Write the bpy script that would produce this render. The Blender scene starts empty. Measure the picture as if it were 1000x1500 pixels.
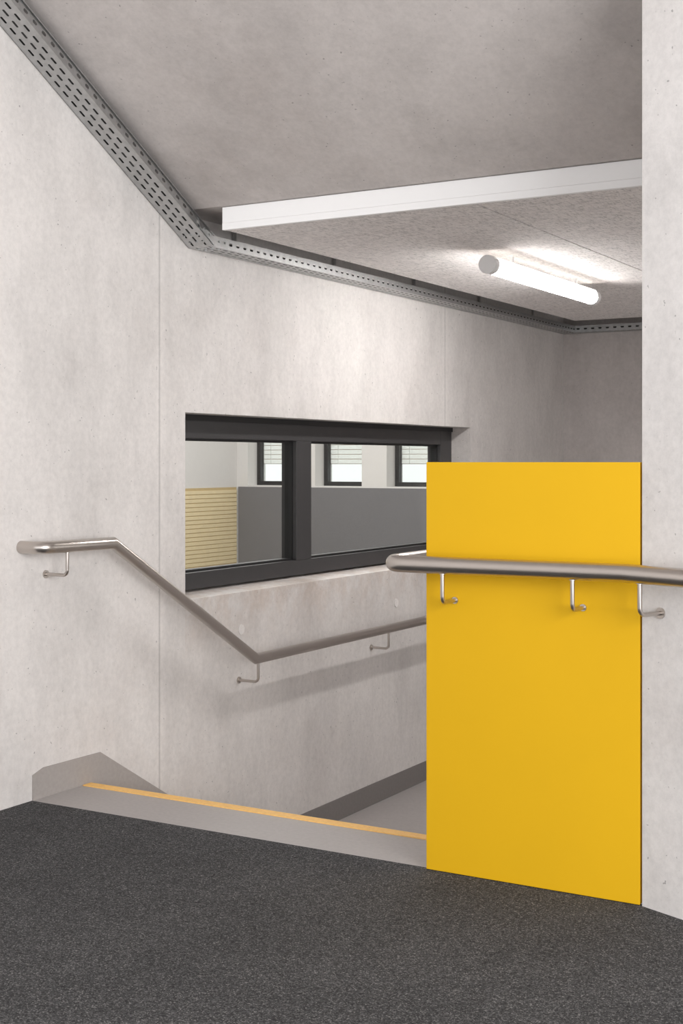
import bpy, math, random
from mathutils import Vector, Matrix
random.seed(4)
S = bpy.context.scene
S.view_settings.view_transform = 'Standard'
S.view_settings.look = 'None'
S.view_settings.exposure = 0.0

def lin(c):
    c = c/255.0
    return c/12.92 if c <= 0.04045 else ((c+0.055)/1.055)**2.4
def col(r, g, b): return (lin(r), lin(g), lin(b), 1)

# ------------------------------------------------------------ materials
class M:
    def __init__(s, name):
        s.m = bpy.data.materials.new(name); s.m.use_nodes = True
        s.nt = s.m.node_tree; s.b = s.nt.nodes['Principled BSDF']
        g = s.nt.nodes.new('ShaderNodeNewGeometry'); s.pos = g.outputs['Position']
    def n(s, t, **kw):
        nd = s.nt.nodes.new(t)
        for k, v in kw.items(): setattr(nd, k, v)
        return nd
    def l(s, a, b): s.nt.links.new(a, b)
    def noise(s, scale, detail=4, rough=0.55, stretch=(1, 1, 1), offset=(0, 0, 0)):
        mp = s.n('ShaderNodeMapping'); mp.inputs['Scale'].default_value = stretch
        mp.inputs['Location'].default_value = offset
        s.l(s.pos, mp.inputs['Vector'])
        nz = s.n('ShaderNodeTexNoise'); nz.inputs['Scale'].default_value = scale
        nz.inputs['Detail'].default_value = detail; nz.inputs['Roughness'].default_value = rough
        s.l(mp.outputs[0], nz.inputs['Vector']); return nz.outputs['Fac']
    def cells(s, scale):
        v = s.n('ShaderNodeTexVoronoi'); v.inputs['Scale'].default_value = scale
        s.l(s.pos, v.inputs['Vector'])
        sp = s.n('ShaderNodeSeparateColor'); s.l(v.outputs['Color'], sp.inputs[0]); return sp.outputs[0]
    def ramp(s, fac, stops):
        r = s.n('ShaderNodeValToRGB'); el = r.color_ramp.elements
        el[0].position, el[0].color = stops[0]; el[1].position, el[1].color = stops[-1]
        for p, c in stops[1:-1]:
            e = el.new(p); e.color = c
        s.l(fac, r.inputs[0]); return r.outputs[0]
    def mul(s, a, b, fac=1.0):
        m = s.n('ShaderNodeMix', data_type='RGBA', blend_type='MULTIPLY')
        m.inputs[0].default_value = fac
        s.l(a, m.inputs[6]); s.l(b, m.inputs[7]); return m.outputs[2]
    def bump(s, fac, strength, dist=0.01):
        b = s.n('ShaderNodeBump'); b.inputs['Strength'].default_value = strength
        b.inputs['Distance'].default_value = dist
        s.l(fac, b.inputs['Height']); s.l(b.outputs[0], s.b.inputs['Normal'])
def gry(v): return (v, v, v, 1)

def concrete(name, c, contrast=0.12, seams=(), rough=0.75, stain=None):
    m = M(name)
    base = tuple(c[:3])+(1,)
    hi = tuple(min(1, x*(1+contrast*0.4)) for x in c[:3])+(1,)
    lo = (c[0]*(1-contrast*0.9), c[1]*(1-contrast), c[2]*(1-contrast*1.05), 1)
    out = m.ramp(m.noise(0.9, 9, 0.68), [(0.3, lo), (0.5, base), (0.72, hi)])
    out = m.mul(out, m.ramp(m.noise(2.0, 9, 0.72, (1.3, 1.3, 0.7), (3, 1, 2)), [(0.34, gry(0.86)), (0.56, gry(1.0))]))
    out = m.mul(out, m.ramp(m.noise(5, 6, 0.6, (3.5, 3.5, 0.12), (8, 1, 2)), [(0.35, gry(0.98)), (0.55, gry(1.0))]))
    out = m.mul(out, m.ramp(m.noise(38, 6, 0.75), [(0.3, gry(0.88)), (0.6, gry(1.0))]))
    pits = m.ramp(m.noise(70, 1, 0.4), [(0.20, gry(0.55)), (0.25, gry(1.0))])
    out = m.mul(out, pits)
    sp = m.n('ShaderNodeSeparateXYZ'); m.l(m.pos, sp.inputs[0])
    for y0 in seams:
        a = m.n('ShaderNodeMath', operation='SUBTRACT'); m.l(sp.outputs['Y'], a.inputs[0]); a.inputs[1].default_value = y0
        b = m.n('ShaderNodeMath', operation='ABSOLUTE'); m.l(a.outputs[0], b.inputs[0])
        d = m.n('ShaderNodeMath', operation='MULTIPLY'); m.l(b.outputs[0], d.inputs[0]); d.inputs[1].default_value = 20
        r = m.ramp(d.outputs[0], [(0.07, gry(0.78)), (0.16, gry(1.05)), (0.5, gry(1.03)), (1.0, gry(1.0))])
        out = m.mul(out, r)
    if stain:   # slightly rosy, stained concrete zone below the window sill
        z0, z1 = stain
        mr = m.n('ShaderNodeMapRange'); m.l(sp.outputs['Z'], mr.inputs[0])
        mr.inputs[1].default_value = z0; mr.inputs[2].default_value = z1
        nz = m.n('ShaderNodeMath', operation='MULTIPLY'); m.l(mr.outputs[0], nz.inputs[0])
        gt = m.n('ShaderNodeMath', operation='LESS_THAN'); m.l(sp.outputs['Z'], gt.inputs[0]); gt.inputs[1].default_value = z1+.06
        m.l(gt.outputs[0], nz.inputs[1])
        gy = m.n('ShaderNodeMath', operation='GREATER_THAN'); m.l(sp.outputs['Y'], gy.inputs[0]); gy.inputs[1].default_value = 5.2
        nz2 = m.n('ShaderNodeMath', operation='MULTIPLY'); m.l(nz.outputs[0], nz2.inputs[0]); m.l(gy.outputs[0], nz2.inputs[1])
        n2 = m.ramp(m.noise(5, 9, 0.75, (1, 1, 0.8), (1, 9, 4)), [(0.4, (0.84, 0.77, 0.72, 1)), (0.60, gry(1.0))])
        mm = m.n('ShaderNodeMix', data_type='RGBA', blend_type='MULTIPLY')
        m.l(nz2.outputs[0], mm.inputs[0]); m.l(out, mm.inputs[6]); m.l(n2, mm.inputs[7]); out = mm.outputs[2]
    m.l(out, m.b.inputs['Base Color'])
    m.b.inputs['Roughness'].default_value = rough
    m.bump(m.noise(45, 6, 0.7), 0.15, 0.006)
    return m.m

def plain(name, c, rough=0.6, metal=0.0, nscale=30, amt=0.06, bump=0.05, spec=0.5):
    m = M(name)
    lo = tuple(x*(1-amt) for x in c[:3])+(1,)
    m.l(m.ramp(m.noise(nscale, 4), [(0.35, lo), (0.65, c)]), m.b.inputs['Base Color'])
    m.b.inputs['Roughness'].default_value = rough; m.b.inputs['Metallic'].default_value = metal
    m.b.inputs['Specular IOR Level'].default_value = spec
    if bump: m.bump(m.noise(nscale*2, 4), bump, 0.003)
    return m.m

M_WALL = concrete('concrete_wall', col(226, 222, 219), 0.13, seams=(5.0, 8.07), stain=(0.45, 0.72))
M_WALLR = concrete('concrete_column', col(230, 227, 225), 0.14)
M_WALLB = concrete('concrete_back', col(210, 204, 201), 0.15)
M_CEIL = concrete('concrete_ceiling', col(204, 198, 195), 0.18, rough=0.6)
M_WHITE = plain('white_paint', col(254, 254, 254), 0.5, amt=0.01, bump=0.0)
M_ROOMW = plain('white_plaster', col(226, 223, 221), 0.8, amt=0.03)
M_GREYF = plain('grey_floor_coating', col(172, 167, 165), 0.5, nscale=60, amt=0.08)
M_SKIRT = plain('grey_skirting_paint', col(164, 158, 154), 0.6, nscale=60, amt=0.08)
M_LANDSK = plain('dark_grey_skirting', col(130, 125, 123), 0.6, nscale=60, amt=0.08)
M_NOSE = plain('ochre_nosing', col(250, 200, 118), 0.6, nscale=80, amt=0.1)
M_YEL = plain('yellow_lacquer', col(219, 171, 12), 0.65, nscale=3, amt=0.02, bump=0.01, spec=0.3)
M_FRAME = plain('anthracite_aluminium', col(66, 65, 66), 0.4, metal=0.2, nscale=20, amt=0.05)
M_BLACK = plain('black_gasket', col(28, 28, 29), 0.5, amt=0.05)
M_WAINS = plain('grey_pinboard', col(118, 117, 120), 0.85, nscale=50, amt=0.08)
M_SLAT = plain('pale_beige_wood', col(240, 222, 180), 0.6, nscale=12, amt=0.05)
M_SLATB = plain('shadow_wood', col(204, 180, 134), 0.8, amt=0.05)
M_LINE = plain('blind_edge_brown', col(222, 196, 184), 0.6, amt=0.04)
M_PLUG = concrete('plug_mortar', col(244, 240, 237), 0.05)
M_CAP = plain('pale_end_cap', col(248, 248, 248), 0.45, amt=0.01, bump=0)
M_ROOMF = plain('room_floor', col(120, 118, 115), 0.5)
M_SLOTDARK = plain('black_slot_darkener', col(42, 42, 43), 0.6)
def translucent(name, c, fac):
    m = M(name)
    cc = m.ramp(m.noise(20), [(0.3, tuple(x*.97 for x in c[:3])+(1,)), (0.7, c)])
    tl = m.n('ShaderNodeBsdfTranslucent'); m.l(cc, tl.inputs[0]); m.l(cc, m.b.inputs['Base Color'])
    mx = m.n('ShaderNodeMixShader'); mx.inputs[0].default_value = fac
    m.l(m.b.outputs[0], mx.inputs[1]); m.l(tl.outputs[0], mx.inputs[2]); m.l(mx.outputs[0], m.nt.nodes['Material Output'].inputs[0]); return m.m
M_BLIND = translucent('cream_blind', col(253, 250, 246), .7)
M_SHELL = translucent('opal_glow_shell', col(250, 248, 245), .05)

def steel(name, c, rough, metal=1.0, var=.96):
    m = M(name)
    m.l(m.ramp(m.noise(6 if var > .9 else 35, 3), [(0.3, tuple(x*var for x in c[:3])+(1,)), (0.7, c)]), m.b.inputs['Base Color'])
    m.b.inputs['Metallic'].default_value = metal
    m.b.inputs['Roughness'].default_value = rough
    return m.m
M_STEEL = steel('brushed_stainless_steel', col(198, 191, 185), 0.31)
M_GALV = steel('galvanised_steel', col(196, 197, 197), 0.4, 0.95, .82)

# carpet
m = M('charcoal_carpet')
c1 = m.ramp(m.cells(290), [(0.0, col(58, 58, 59)), (0.5, col(78, 78, 79)), (0.85, col(98, 98, 99)), (0.95, col(120, 119, 119)), (1.0, col(140, 139, 138))])
c1 = m.mul(c1, m.ramp(m.noise(70, 4, 0.7), [(0.35, gry(0.72)), (0.65, gry(1.14))]))
c1 = m.mul(c1, m.ramp(m.noise(14, 5, 0.65), [(0.3, gry(0.90)), (0.7, gry(1.08))]))
c2 = m.ramp(m.noise(2.5, 7, 0.6), [(0.3, gry(0.84)), (0.7, gry(1.04))])
m.l(m.mul(c1, c2), m.b.inputs['Base Color']); m.b.inputs['Roughness'].default_value = 1.0
m.b.inputs['Specular IOR Level'].default_value = 0.05
M_CARPET = m.m
# wood wool
m = M('wood_wool_board')
f1 = m.noise(115, 4, 0.75, (1, 0.2, 1)); f2 = m.noise(115, 4, 0.75, (0.2, 1, 1), (4, 4, 4))
a = m.ramp(f1, [(0.38, gry(0.68)), (0.5, gry(1.0))]); b_ = m.ramp(f2, [(0.38, gry(0.68)), (0.5, gry(1.0))])
bc = m.ramp(m.noise(3, 4), [(0.3, col(243, 238, 236)), (0.7, col(249, 245, 243))])
m.l(m.mul(m.mul(bc, a), b_), m.b.inputs['Base Color']); m.b.inputs['Roughness'].default_value = 0.95
m.bump(f1, 0.25, 0.004); M_WOOL = m.m
# glass
def glass(name, tint):
    m = M(name)
    tr = m.n('ShaderNodeBsdfTransparent'); tr.inputs[0].default_value = tint
    gl = m.n('ShaderNodeBsdfGlossy'); gl.inputs['Roughness'].default_value = 0.01
    lw = m.n('ShaderNodeLayerWeight'); lw.inputs[0].default_value = 0.5
    pw = m.n('ShaderNodeMath', operation='POWER'); m.l(lw.outputs['Facing'], pw.inputs[0]); pw.inputs[1].default_value = 5
    ad = m.n('ShaderNodeMath', operation='MULTIPLY_ADD'); m.l(pw.outputs[0], ad.inputs[0]); ad.inputs[1].default_value = 0.8; ad.inputs[2].default_value = 0.03
    mx = m.n('ShaderNodeMixShader'); m.l(ad.outputs[0], mx.inputs[0]); m.l(tr.outputs[0], mx.inputs[1]); m.l(gl.outputs[0], mx.inputs[2])
    m.l(mx.outputs[0], m.nt.nodes['Material Output'].inputs[0]); return m.m
M_GLASS = glass('clear_glass', (0.96, 0.97, 0.965, 1))
M_GLASST = glass('tinted_glass', (0.82, 0.84, 0.82, 1))
# lamp
m = M('lamp_diffuser')
m.b.inputs['Base Color'].default_value = (1, 1, 1, 1)
m.l(m.ramp(m.noise(5), [(0, (1, 0.965, 0.94, 1)), (1, (1, 0.97, 0.95, 1))]), m.b.inputs['Emission Color'])
m.b.inputs['Emission Strength'].default_value = 62.0; M_LAMP = m.m

# ------------------------------------------------------------ geometry helpers
class G:
    def __init__(s): s.v = []; s.f = []; s.sm = []
    def add(s, vs, fs, smooth=False):
        o = len(s.v); s.v += [tuple(p) for p in vs]
        for f in fs: s.f.append(tuple(i+o for i in f)); s.sm.append(smooth)
        return s
    def box(s, x0, x1, y0, y1, z0, z1):
        vs = [(x0, y0, z0), (x1, y0, z0), (x1, y1, z0), (x0, y1, z0), (x0, y0, z1), (x1, y0, z1), (x1, y1, z1), (x0, y1, z1)]
        return s.add(vs, [(0, 3, 2, 1), (4, 5, 6, 7), (0, 1, 5, 4), (1, 2, 6, 5), (2, 3, 7, 6), (3, 0, 4, 7)])
    def prism_x(s, poly, x0, x1):   # poly in (y,z)
        n = len(poly); vs = [(x0, y, z) for y, z in poly]+[(x1, y, z) for y, z in poly]
        fs = [tuple(range(n-1, -1, -1)), tuple(range(n, 2*n))]+[(i, (i+1) % n, n+(i+1) % n, n+i) for i in range(n)]
        return s.add(vs, fs)
    def loft(s, bot, top):
        n = len(bot)
        return s.add(list(bot)+list(top), [tuple(range(n-1, -1, -1)), tuple(range(n, 2*n))]+[(i, (i+1) % n, n+(i+1) % n, n+i) for i in range(n)])
    def tube(s, pts, r, seg=28, dome=(0, 0)):
        P = [Vector(p) for p in pts]; R = [r]*len(P)
        def domes(P, R, end):
            d = (P[0]-P[1]).normalized() if end == 0 else (P[-1]-P[-2]).normalized()
            base = P[0] if end == 0 else P[-1]
            ex = [(base+d*r*0.8*math.sin(a), r*math.cos(a)) for a in (0.35, 0.7, 1.0, 1.25, 1.45)]
            if end == 0: return [e[0] for e in reversed(ex)]+P, [e[1] for e in reversed(ex)]+R
            return P+[e[0] for e in ex], R+[e[1] for e in ex]
        if dome[0]: P, R = domes(P, R, 0)
        if dome[1]: P, R = domes(P, R, 1)
        d0 = (P[1]-P[0]).normalized()
        up = Vector((0, 0, 1)) if abs(d0.z) < 0.9 else Vector((1, 0, 0))
        a = d0.cross(up).normalized(); b = a.cross(d0).normalized()
        rings = []
        for i, p in enumerate(P):
            if i > 0:
                dp = (P[i]-P[i-1]).normalized()
                a = (a-dp*a.dot(dp)).normalized(); b = a.cross(dp).normalized()
            din = (P[i]-P[i-1]).normalized() if i > 0 else d0
            dout = (P[i+1]-P[i]).normalized() if i < len(P)-1 else din
            nrm = (din+dout).normalized()
            ring = []
            for k in range(seg):
                t = 2*math.pi*k/seg
                q = (a*math.cos(t)+b*math.sin(t))*R[i]
                q = q-din*(q.dot(nrm)/din.dot(nrm))
                ring.append(p+q)
            rings.append(ring)
            if i < len(P)-1:
                a = (a-dout*a.dot(dout)).normalized(); b = a.cross(dout).normalized()
        vs = [v for rg in rings for v in rg]; fs = []
        for i in range(len(P)-1):
            for k in range(seg):
                k2 = (k+1) % seg
                fs.append((i*seg+k, i*seg+k2, (i+1)*seg+k2, (i+1)*seg+k))
        s.add(vs, fs, True)
        o = len(s.v)-len(vs)
        s.f.append(tuple(o+k for k in range(seg-1, -1, -1))); s.sm.append(False)
        s.f.append(tuple(o+(len(P)-1)*seg+k for k in range(seg))); s.sm.append(False)
        return s
    def perforated(s, O, L, W, length, width, rows, pitch, sl, sw, stagger=True, margin=0.0):
        """flat strip with real slot holes. O origin, L / W unit dirs"""
        O = Vector(O); L = Vector(L).normalized(); W = Vector(W).normalized()
        rh = (width-2*margin)/rows
        def quad(u0, u1, v0, v1):
            if u1-u0 < 1e-5: return
            s.add([O+L*u0+W*v0, O+L*u1+W*v0, O+L*u1+W*v1, O+L*u0+W*v1], [(0, 1, 2, 3)])
        if margin:
            quad(0, length, 0, margin); quad(0, length, width-margin, width)
        for r_ in range(rows):
            v0 = margin+r_*rh; v1 = v0+rh; vc = (v0+v1)/2
            u = pitch/2 if (stagger and r_ % 2) else 0.0
            quad(0, u, v0, v1)
            while u+pitch <= length+1e-6:
                uc = u+pitch/2; h = sl/2; w = sw/2; c = min(h, w)*0.6
                out = [(u, v0), (uc-h+c, v0), (uc+h-c, v0), (u+pitch, v0), (u+pitch, vc-w+c), (u+pitch, vc+w-c), (u+pitch, v1), (uc+h-c, v1), (uc-h+c, v1), (u, v1), (u, vc+w-c), (u, vc-w+c)]
                inn = [(uc-h, vc-w+c), (uc-h+c, vc-w), (uc+h-c, vc-w), (uc+h, vc-w+c), (uc+h, vc+w-c), (uc+h-c, vc+w), (uc-h+c, vc+w), (uc-h, vc+w-c)]
                P = [O+L*a_+W*b_ for a_, b_ in out+inn]
                I = 12
                s.add(P, [(0, 1, I+1, I+0, 11), (1, 2, I+2, I+1), (2, 3, 4, I+3, I+2), (4, 5, I+4, I+3), (5, 6, 7, I+5, I+4), (7, 8, I+6, I+5), (8, 9, 10, I+7, I+6), (10, 11, I+0, I+7)])
                u += pitch
            quad(u, length, v0, v1)
        return s

def mk(name, g, mat, parent=None, kind=None, label=None, category=None, group=None, bevel=0):
    xs = [v[0] for v in g.v]; ys = [v[1] for v in g.v]; zs = [v[2] for v in g.v]
    o = Vector(((min(xs)+max(xs))/2, (min(ys)+max(ys))/2, min(zs)))
    me = bpy.data.meshes.new(name)
    me.from_pydata([tuple(Vector(v)-o) for v in g.v], [], g.f)
    me.polygons.foreach_set('use_smooth', g.sm)
    me.update(); me.validate()
    if any(g.sm): me.set_sharp_from_angle(angle=math.radians(35))
    me.materials.append(mat)
    ob = bpy.data.objects.new(name, me); S.collection.objects.link(ob)
    if parent:
        ob.parent = parent; ob.location = o-parent.location
    else: ob.location = o
    if bevel:
        b = ob.modifiers.new('bevel', 'BEVEL'); b.width = bevel; b.segments = 2; b.limit_method = 'ANGLE'
    tag(ob, kind, label, category, group); return ob
def tag(ob, kind=None, label=None, category=None, group=None):
    if kind: ob['kind'] = kind
    if label: ob['label'] = label
    if category: ob['category'] = category
    if group: ob['group'] = group
def empty(name, loc, **kw):
    e = bpy.data.objects.new(name, None); S.collection.objects.link(e); e.location = loc
    e.empty_display_size = 0.1; tag(e, **kw); return e

# ------------------------------------------------------------ layout constants
H = 1.4; XW = -3.89; YE = 4.15; YN = 4.50; XP = -2.062; YB = 10.27
YC = 5.10; ZC = 2.588; SL = 0.573            # ceiling bend
def zc(y): return ZC if y >= YC else ZC+SL*(YC-y) if y > 2.4 else ZC+SL*(YC-2.4)
LZ = -0.66
WY0, WY1, WZ0, WZ1 = 5.20, 8.465, 0.76, 1.64
XB = XW-0.30

# ------------------------------------------------------------ structure
g = G()
g.prism_x([(-3, 0), (WY0, 0), (WY0, ZC), (YC, ZC), (2.4, zc(2.4)), (-3, zc(2.4))], XB, XW)
g.prism_x([(3.9, -1.2), (12.0, -1.2), (12.0, 0), (3.9, 0)], XB, XW)
# below window with sloping sill
g.loft([(XB, WY0, 0), (XW, WY0, 0), (XW, WY1, 0), (XB, WY1, 0)],
       [(XB, WY0, WZ0), (XW, WY0, 0.735), (XW, WY1, 0.735), (XB, WY1, WZ0)])
g.box(XB, XW, WY0, WY1, WZ1, ZC)
g.box(XB, XW, WY1, 12.0, 0, ZC)
g.box(XB, XW, YC, 12.0, ZC, 3.3)
mk('wall_left', g, M_WALL, kind='structure', label='light fair-faced concrete wall with formwork joints')
mk('wall_back', G().box(XW, 0.8, YB, YB+0.2, -1.2, ZC), M_WALLB, kind='structure', label='grey fair-faced concrete wall behind the landing')
mk('wall_stair_side', G().box(0.8, 1.0, 3.2, YB+0.2, -1.2, 3.9), M_WALLB, kind='structure', label='fair-faced concrete side wall of the stairwell')
# angled column wall
A = Vector((-1.303, 4.13)); D = Vector((0.921, -0.389)).normalized(); N = Vector((-D.y*-1, 0))
Nrm = Vector((D.y, -D.x))           # towards the camera
B = A+D*2.25
poly = [(A.x, A.y), (B.x, B.y), (B.x+0.1, B.y+0.25), (A.x, A.y+0.28)]
mk('wall_right', G().loft([(x, y, 0) for x, y in poly], [(x, y, zc(y)) for x, y in poly]), M_WALLR, kind='structure', label='pale fair-faced concrete wall end beside the yellow panel')
# guard wall behind yellow panel
mk('wall_guard', G().prism_x([(4.165, LZ), (5.75, LZ), (5.75, 0.72), (4.60, 1.36), (4.165, 1.36)], XP+0.015, XP+0.135), M_WALLR, kind='structure', label='low concrete guard wall beside the stair')
# floors
g = G().box(XW, 4, -3, YE, -0.7, 0)
mk('floor', g, M_CARPET, kind='structure', label='charcoal speckled carpet floor')
g = G().box(XW, 0.8, 5.34, YB, LZ-0.2, LZ); g.box(XP+0.135, 0.8, YE, 5.34, LZ-0.2, LZ)
mk('floor.001', g, M_GREYF, kind='structure', label='smooth grey coated landing floor')
# ceiling
g = G().prism_x([(-3, zc(0)), (2.4, zc(2.4)), (YC, ZC), (YB+0.2, ZC), (YB+0.2, ZC+0.25), (YC+0.05, ZC+0.25), (2.4, zc(2.4)+0.25), (-3, zc(2.4)+0.25)], XW, 4)
mk('ceiling', g, M_CEIL, kind='structure', label='grey concrete ceiling sloping down above the stair')
# skirtings
g = G()
def strip(y0, y1, b0, b1, t0, t1): g.prism_x([(y0, b0), (y1, b1), (y1, t1), (y0, t0)], XW, XW+0.005)
def top(y):
    pts = [(YE, .105), (4.215, .125), (4.575, .122), (5.67, -.535)]
    for (a, p), (b, q) in zip(pts, pts[1:]):
        if a <= y <= b: return p+(q-p)*(y-a)/(b-a)
ys = [YE, 4.215, YN, 4.575, 4.78, 5.06, 5.34, 5.67]; bt = [0, 0, -.165, -.165, -.33, -.495, LZ]
for (a, b), z0 in zip(zip(ys, ys[1:]), bt): strip(a, b, z0, z0, top(a), top(b))
mk('baseboard_left', g, M_SKIRT, kind='structure', label='grey painted skirting stepping down with the stair')
mk('baseboard_landing', G().box(XW, XW+0.006, 5.67, YB, LZ, -0.535), M_LANDSK, kind='structure', label='dark grey painted skirting along the landing')
mk('baseboard_back', G().box(XW, 0.8, YB-0.006, YB, LZ, -0.535), M_LANDSK, kind='structure', label='dark grey painted skirting along the landing')

# ------------------------------------------------------------ staircase
st = empty('staircase', (-2.98, 4.7, LZ), label='short grey stair flight with ochre nosing beside concrete wall', category='stairs')
g = G()
for y0, y1, z in [(YE, YN, 0), (YN, 4.78, -.165), (4.78, 5.06, -.33), (5.06, 5.34, -.495)]:
    g.box(XW+0.005, XP, y0, y1, LZ-0.1, z)
mk('flight', g, M_GREYF, st)
for i, (y, z) in enumerate([(YN, 0), (4.78, -.165), (5.06, -.33), (5.34, -.495)]):
    mk('nosing', G().box(XW+0.012, XP-0.002, y-0.05, y+0.003, z-0.02, z+0.004), M_NOSE, st, label='ochre yellow nosing strip')

# ------------------------------------------------------------ yellow panel
mk('guard_panel', G().box(XP, A.x-0.008, 4.13, 4.163, 0.002, 1.40), M_YEL, label='tall yellow lacquered guard panel standing beside the stair', category='panel', bevel=0.0015)

# ------------------------------------------------------------ hall window
def rectframe(g, y0, y1, z0, z1, x0, x1, wl, wr, wb, wt):
    g.box(x0, x1, y0, y0+wl, z0, z1); g.box(x0, x1, y1-wr, y1, z0, z1)
    g.box(x0, x1, y0+wl, y1-wr, z0, z0+wb); g.box(x0, x1, y0+wl, y1-wr, z1-wt, z1)
w = empty('window_1', (-4.08, (WY0+WY1)/2, WZ0), kind='structure', label='wide dark aluminium interior window with two panes in concrete wall')
g = G(); rectframe(g, WY0, WY1, WZ0, WZ1, -4.13, -4.03, .09, .175, .085, .12)
mk('window_frame', g, M_FRAME, w, bevel=0.003)
mk('mullion', G().box(-4.13, -4.028, 6.43, 6.59, WZ0+.085, WZ1-.12), M_FRAME, w, bevel=0.003)
for a, b in ((WY0+.09, 6.43), (6.59, WY1-.175)):
    g = G(); rectframe(g, a, b, WZ0+.085, WZ1-.12, -4.105, -4.055, .006, .006, .012, .012)
    mk('glazing_bead', g, M_BLACK, w)
    mk('glass_pane', G().box(-4.084, -4.078, a+.006, b-.006, WZ0+.097, WZ1-.132), M_GLASS, w)
mk('frame_cap', G().box(-4.045, -4.02, WY0+0.001, WY1-0.001, WZ1-.03, WZ1-0.001), M_BLACK, w)

# ------------------------------------------------------------ room beyond
RX = -8.28; RY = 12.0; RC = 3.2
g = G()
wins = [-8.14+0.85*i for i in range(4)]; ww = 0.56; SZ = 1.15; TZ = 2.5
g.box(RX-0.2, XB, RY, RY+.35, 0, SZ); g.box(RX-0.2, XB, RY, RY+.35, TZ, RC)
edges = [RX-0.2]+[e for x in wins for e in (x, x+ww)]+[XB]
for i in range(0, len(edges), 2): g.box(edges[i], edges[i+1], RY, RY+.35, SZ, TZ)
mk('wall_room_back', g, M_ROOMW, kind='structure', label='white wall with narrow windows seen through the glazing')
mk('wall_room_left', G().box(RX-.2, RX, 4, RY, 0, RC), M_ROOMW, kind='structure', label='white plastered wall of the adjoining room')
mk('wall_room_front', G().box(RX-.2, XB, 3.8, 4, 0, RC), M_ROOMW, kind='structure', label='white plastered wall of the adjoining room')
mk('floor.002', G().box(RX-.2, XB, 3.8, RY+.35, -.2, 0), M_ROOMF, kind='structure', label='grey floor of the adjoining room')
mk('ceiling.001', G().box(RX-.2, XB, 3.8, RY+.35, RC, RC+.2), M_ROOMW, kind='structure', label='white ceiling of the adjoining room')
mk('pinboard_panel', G().box(RX+0.03, XB-.002, RY-.022, RY-.002, 0.001, 1.135), M_WAINS, label='dark grey wall panelling below the narrow windows', category='wall panel')
g = G().box(RX+.002, RX+.012, 6.0, RY-.03, 0.001, 1.13)
cl = empty('slatted_cladding', (RX+.002, 9, 0), label='pale beige horizontal wood slat cladding on white wall', category='wall cladding')
mk('backing_board', g, M_SLATB, cl)
g = G(); z = 0.01
while z < 1.11:
    g.box(RX+.012, RX+.018, 6.0, RY-.03, z, z+.036); z += .044
mk('slats', g, M_SLAT, cl)
proto = None
for i, x in enumerate(wins):
    e = empty('window_%d' % (i+2), (x+ww/2, RY+.2, SZ), kind='structure', label='narrow black framed window in a deep white reveal')
    if proto is None:
        g = G(); y0, y1 = RY+.18, RY+.25; f = .045
        g.box(x, x+f, y0, y1, SZ, TZ); g.box(x+ww-f, x+ww, y0, y1, SZ, TZ)
        g.box(x+f, x+ww-f, y0, y1, SZ, SZ+f); g.box(x+f, x+ww-f, y0, y1, TZ-f, TZ)
        fr_ = mk('window_frame', g, M_BLACK, e)
        gp = mk('glass_pane', G().box(x+f, x+ww-f, RY+.21, RY+.216, SZ+f, TZ-f), M_GLASST, e)
        bl = empty('venetian_blind', (x+ww/2, RY+.29, 1.40), label='cream slatted blind half lowered outside a narrow window', category='blind', group='blinds outside the narrow windows')
        g = G(); gl_ = G(); z = 1.38
        while z < TZ:
            g.add([(x+.02, RY+.28, z+.006), (x+ww-.02, RY+.28, z+.006), (x+ww-.02, RY+.285, z+.05), (x+.02, RY+.285, z+.05)], [(0, 1, 2, 3)])
            gl_.add([(x+.02, RY+.28, z), (x+ww-.02, RY+.28, z), (x+ww-.02, RY+.28, z+.006), (x+.02, RY+.28, z+.006)], [(0, 1, 2, 3)]); z += .05
        bs = mk('blind_slats', g, M_BLIND, bl)
        be = mk('slat_edges', gl_, M_LINE, bl)
        cd = mk('ladder_cord', G().box(x+.12, x+.124, RY+.268, RY+.272, 1.38, TZ), M_WHITE, bl)
        proto = (fr_, gp, bl, bs, be, cd)
    else:
        for p in proto[:2]:
            c = p.copy(); c.parent = e; S.collection.objects.link(c)
        b2 = proto[2].copy(); b2.location.x = x+ww/2; S.collection.objects.link(b2)
        for p in proto[3:]:
            c = p.copy(); c.parent = b2; S.collection.objects.link(c)

# ------------------------------------------------------------ acoustic ceiling panel
ZP = 2.482; PX0, PX1, PY0, PY1 = -3.61, 0.75, 5.12, 9.76; SX = -2.335
ap = empty('acoustic_ceiling_panel', ((PX0+PX1)/2, (PY0+PY1)/2, ZP), label='suspended wood wool acoustic ceiling panel with white edge fascia', category='ceiling panel')
mk('acoustic_board', G().box(PX0+.004, SX-.005, PY0+.02, PY1, ZP, ZP+.04), M_WOOL, ap)
mk('acoustic_board', G().box(SX+.005, PX1, PY0+.02, PY1, ZP, ZP+.04), M_WOOL, ap)
mk('fascia', G().box(PX0-.004, PX1, PY0-.003, PY0+.02, ZP-.001, ZP+.030), M_WHITE, ap, bevel=0.0006, label='white edge strip')
mk('fascia', G().box(PX0-.004, PX1, PY0-.002, PY0+.02, ZP+.0307, ZC-.002), M_WHITE, ap, bevel=0.0006, label='white edge strip')
for x in (PX0+.1, SX-.02, .5):
    mk('hanger_rail', G().box(x, x+.04, PY0+.03, PY1-.05, ZP+.04, ZC-.001), M_BLACK, ap)

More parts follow.
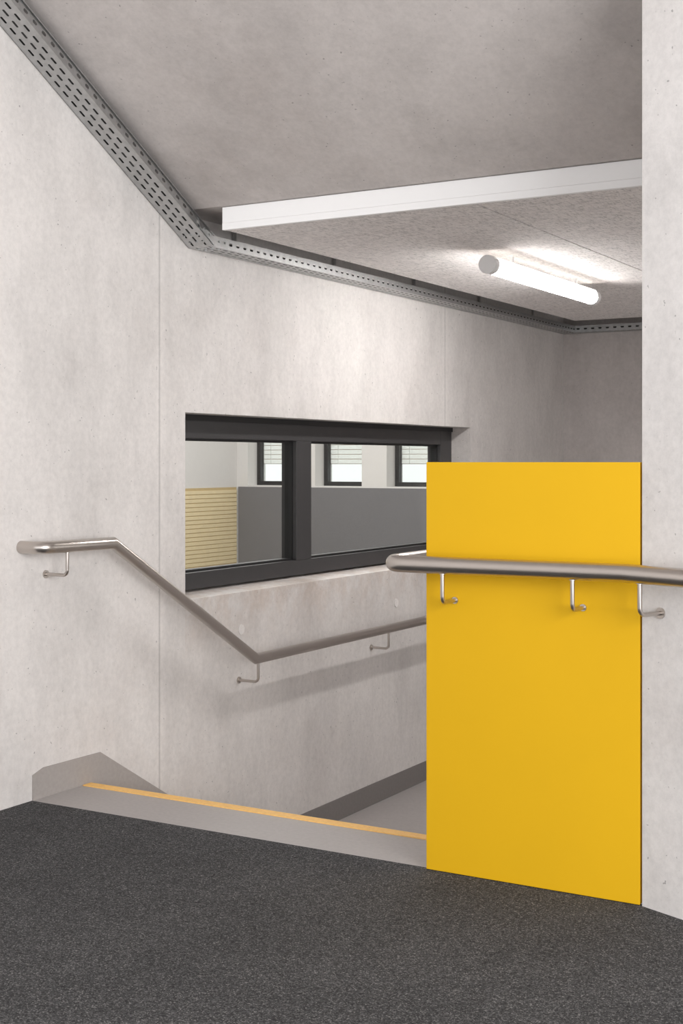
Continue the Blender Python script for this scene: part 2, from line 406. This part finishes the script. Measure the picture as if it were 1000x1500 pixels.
# ------------------------------------------------------------ tube lamp
LX, LZc, LR = -2.768, 2.402, 0.044; LY0, LY1 = 6.23, 7.82
lx = LX
lp = empty('tube_lamp', (lx, (LY0+LY1)/2, LZc-LR), label='white cylindrical tube lamp with pale end caps under ceiling panel', category='lamp')
mk('diffuser', G().tube([(lx, LY0+.05, LZc), (lx, LY1-.05, LZc)], LR, 40), M_LAMP, lp)
mk('end_cap', G().tube([(lx, LY0, LZc), (lx, LY0+.005, LZc), (lx, LY0+.055, LZc)], LR+.003, 40), M_CAP, lp, label='pale grey end cap')
mk('end_cap', G().tube([(lx, LY1-.055, LZc), (lx, LY1, LZc)], LR+.003, 40), M_CAP, lp, label='pale grey end cap')
# opal shell added over the upper half, cuts the glow on the ceiling
g = G(); ro = LR+.002; na = 28; A0 = math.radians(98)
sec = [(lx+ro*math.sin(-A0+2*A0*k/na), LZc+ro*math.cos(-A0+2*A0*k/na)) for k in range(na+1)]
nn = len(sec); vs = [(x, LY0+.055, z) for x, z in sec]+[(x, LY1-.055, z) for x, z in sec]
g.add(vs, [(i, i+1, nn+i+1, nn+i) for i in range(nn-1)], True)
mk('glow_shell', g, M_SHELL, lp)
for y in (6.55, 7.5):
    mk('mounting_clip', G().box(lx-.008, lx+.008, y-.012, y+.012, LZc+LR+.003, ZP), M_CAP, lp)

# ------------------------------------------------------------ handrails
def bracket(parent, p, into, drop, off, rr, ros=.017):
    p = Vector(p); into = Vector(into).normalized(); r = 0.0072
    a = p+Vector((0, 0, -rr+0.004)); c = p+Vector((0, 0, -drop))
    pts = [a, c+Vector((0, 0, .022))]
    for k in range(1, 6):
        t = k/6*math.pi/2
        pts.append(c+Vector((0, 0, .022*(1-math.sin(t))))+into*(.022*(1-math.cos(t))))
    pts += [c+into*.022, c+into*(off-.001)]
    g = G().tube(pts, r, 16)
    g.tube([c+into*(off-.006), c+into*(off-.0005)], ros, 24)
    g.tube([a+Vector((0, 0, -.004)), a+Vector((0, 0, .004))], .012, 16)
    mk('bracket', g, M_STEEL, parent, label='bent steel bracket with round rosette')
XR = XW+0.12; ye = 4.085; cr = .05; ro_ = .0262
pts = [(XW+.001, ye, 1.052), (XR-cr, ye, 1.052)]
for k in range(1, 8):
    t = k/8*math.pi/2
    pts.append((XR-cr+cr*math.sin(t), ye+cr-cr*math.cos(t), 1.052))
pts += [(XR, ye+cr, 1.052), (XR, 4.52, 1.050), (XR, 5.63, .408), (XR, 9.6, .408)]
hr = empty('handrail', (XR, 6, .4), label='stainless steel tube handrail fixed along the concrete wall', category='handrail')
mk('rail_tube', G().tube(pts, ro_, 36, (0, 1)), M_STEEL, hr)
for y, z in ((4.23, 1.051), (5.652, .408), (7.05, .408), (8.6, .408)):
    bracket(hr, (XR, y, z), (-1, 0, 0), .12, .12, ro_)
YR = 4.03; RZ = 1.056; RXL = -2.156; rr = .029
off = .10
P0 = A+Nrm*off
if Nrm.y > 0: P0 = A-Nrm*off; Nn = -Nrm
else: Nn = Nrm
s_ = (YR-P0.y)/D.y; K = P0+D*s_
pts = [(RXL, 5.7, .39), (RXL, 4.60, RZ)]
cr = .055
pts.append((RXL, YR+cr, RZ))
for k in range(1, 8):
    t = k/8*math.pi/2
    pts.append((RXL+cr*(1-math.cos(t)), YR+cr*(1-math.sin(t)), RZ))
pts.append((RXL+cr, YR, RZ))
pts += [(K.x, YR, RZ), tuple(P0+D*2.0)+(RZ,)]
hr2 = empty('handrail', (-1.6, YR, RZ), label='stainless steel tube handrail mounted across the yellow panel', category='handrail')
mk('rail_tube', G().tube(pts, rr, 40, (1, 1)), M_STEEL, hr2)
for x in (-1.952, -1.497): bracket(hr2, (x, YR, RZ), (0, 1, 0), .125, .10, rr, .0115)
q = P0+D*(s_+.055)
bracket(hr2, (q.x, q.y, RZ), (-Nn.x, -Nn.y, 0), .125, off, rr)
q = P0+D*1.2
bracket(hr2, (q.x, q.y, RZ), (-Nn.x, -Nn.y, 0), .125, off, rr)

# ------------------------------------------------------------ cable tray
tw = .14; th = .048; X0 = XW+.008; TY = 5.22; TZb = 2.432
ct = empty('cable_tray', (X0+tw/2, 6.5, TZb), label='perforated galvanised steel cable tray along the wall top', category='cable tray')
sl = Vector((0, -1, SL)).normalized(); nz = Vector((0, SL, 1)).normalized()
def tray(O, L, Wd, Up, length):
    O = Vector(O); L = Vector(L); Wd = Vector(Wd); Up = Vector(Up); g = G()
    g.perforated(O, L, Wd, length, tw, 3, .060, .036, .011, margin=.014)
    g.perforated(O+Wd*tw, L, Up, length, th, 1, .060, .026, .014, margin=.006)
    g.perforated(O, L, Up, length, th, 1, .060, .022, .007)
    # outward rolled lip with small thickness, inner lip
    e = O+Wd*tw+Up*th
    g.add([e, e+L*length, e+L*length+Wd*.006, e+Wd*.006, e-Up*.006+Wd*.006, e-Up*.006+Wd*.006+L*length], [(0, 1, 2, 3), (3, 2, 5, 4)])
    e = O+Up*th
    g.add([e, e+L*length, e+L*length+Wd*.012, e+Wd*.012], [(0, 1, 2, 3)])
    # bottom fold
    e = O+Wd*tw
    g.add([e-Up*.003, e-Up*.003+L*length, e-Up*.003+L*length+Wd*.004, e-Up*.003+Wd*.004, e+Up*.005+Wd*.004, e+Up*.005+Wd*.004+L*length], [(0, 1, 2, 3), (3, 2, 5, 4)])
    return g
mk('tray_section', tray((X0, TY, TZb), sl, (1, 0, 0), nz, 2.95), M_GALV, ct)
mk('tray_section', tray((X0, TY, TZb), (0, 1, 0), (1, 0, 0), (0, 0, 1), YB-.008-tw-TY+tw), M_GALV, ct)
mk('tray_section', tray((X0+tw, YB-.008, TZb), (1, 0, 0), (0, -1, 0), (0, 0, 1), 4.4), M_GALV, ct)
for k in range(5):  # unseen cables added so the tray slots look dark
    x = X0+.018+k*.026; zz = TZb+.018; p1 = Vector((x, TY-.005, zz)); p0 = p1+sl*2.9
    mk('cable', G().tube([p0, p1, (x, YB-.008-.018-k*.026, zz), (.7, YB-.008-.018-k*.026, zz)], .0125, 10), M_SLOTDARK, ct, label='black cable added to darken the tray slots')
# connector with bolts
g = G(); xo = X0+tw+.0055
g.prism_x([(TY-.11, TZb+SL*.11+.004), (TY, TZb+.003), (TY+.12, TZb+.003), (TY+.12, TZb+th-.004), (TY-.01, TZb+th-.002), (TY-.13, TZb+SL*.12+th-.004)], xo, xo+.003)
for y in (TY-.08, TY-.04, TY+.04, TY+.09):
    zz = TZb+th/2+(SL*(TY-y) if y < TY else 0)
    g.tube([(xo+.003, y, zz), (xo+.009, y, zz)], .006, 6)
for x in (.03, .07, .11):
    for dy in (.04, .09):
        g.tube([(X0+x, TY+dy, TZb+.001), (X0+x, TY+dy, TZb-.005)], .006, 6)
        p = Vector((X0+x, TY, TZb))+sl*dy
        g.tube([p, p-nz*.006], .006, 6)
mk('connector_plate', g, M_GALV, ct, label='bolted connector plate')
for y in (5.6, 6.6, 7.6, 8.6, 9.6):
    mk('hanger', G().box(X0+.002, X0+.004, y-.015, y+.015, TZb, ZC-.001), M_GALV, ct)

# ------------------------------------------------------------ formwork tie plugs
def px(x, y, X=XW):
    a = (x-500)/1963; dx = -.5023+.8647*a; dy = .8647+.5023*a; t = X/dx
    return dy*t, H+(677-y)/1963*t
for x, y, r in ((353, 922, .026), (580, 883, .026)):
    Y, Z = px(x, y)
    g = G().tube([(XW-.001, Y, Z), (XW+.004, Y, Z)], r, 28)
    mk('tie_hole_plug', g, M_PLUG, label='round mortar plug closing a formwork tie hole in concrete', category='plug', group='tie hole plugs in the concrete wall')

# ------------------------------------------------------------ lights
wd = bpy.data.worlds.new('world'); S.world = wd; wd.use_nodes = True
wd.node_tree.nodes['Background'].inputs[0].default_value = (0.98, 0.98, 1.0, 1)
wd.node_tree.nodes['Background'].inputs[1].default_value = 1.82
def area(name, loc, target, sx, sy, e, c=(1, 1, 1)):
    l = bpy.data.lights.new(name, 'AREA'); l.shape = 'RECTANGLE'; l.size = sx; l.size_y = sy; l.energy = e; l.color = c
    o = bpy.data.objects.new(name, l); S.collection.objects.link(o); o.location = loc
    o.rotation_euler = (Vector(target)-Vector(loc)).to_track_quat('-Z', 'Y').to_euler()
area('hall_fill_light', (2.6, 0.6, 2.0), (-3.9, 4.6, 1.6), 3.0, 2.5, 255, (1, .985, .975))  # added fill from behind the camera, brightens the left wall
area('stairwell_fill_light', (0.7, 7.4, 0.9), (-3.9, 7.4, 1.1), 3.6, 2.2, 30, (1, .98, .965))  # added fill from the unseen side, brightens the landing wall
area('room_light', (-6.2, 8.5, 3.15), (-6.2, 8.5, 0), 3, 5, 190, (1, .99, .97))

# ------------------------------------------------------------ camera
cd = bpy.data.cameras.new('camera'); cam = bpy.data.objects.new('camera', cd); S.collection.objects.link(cam)
cam.location = (0, 0, H); cam.rotation_euler = (math.pi/2, 0, math.radians(30.15))
cd.sensor_fit = 'VERTICAL'; cd.sensor_height = 36; cd.sensor_width = 24; cd.lens = 1963/1500*36; cd.shift_y = -73/1500
cd.clip_start = .05
S.camera = cam
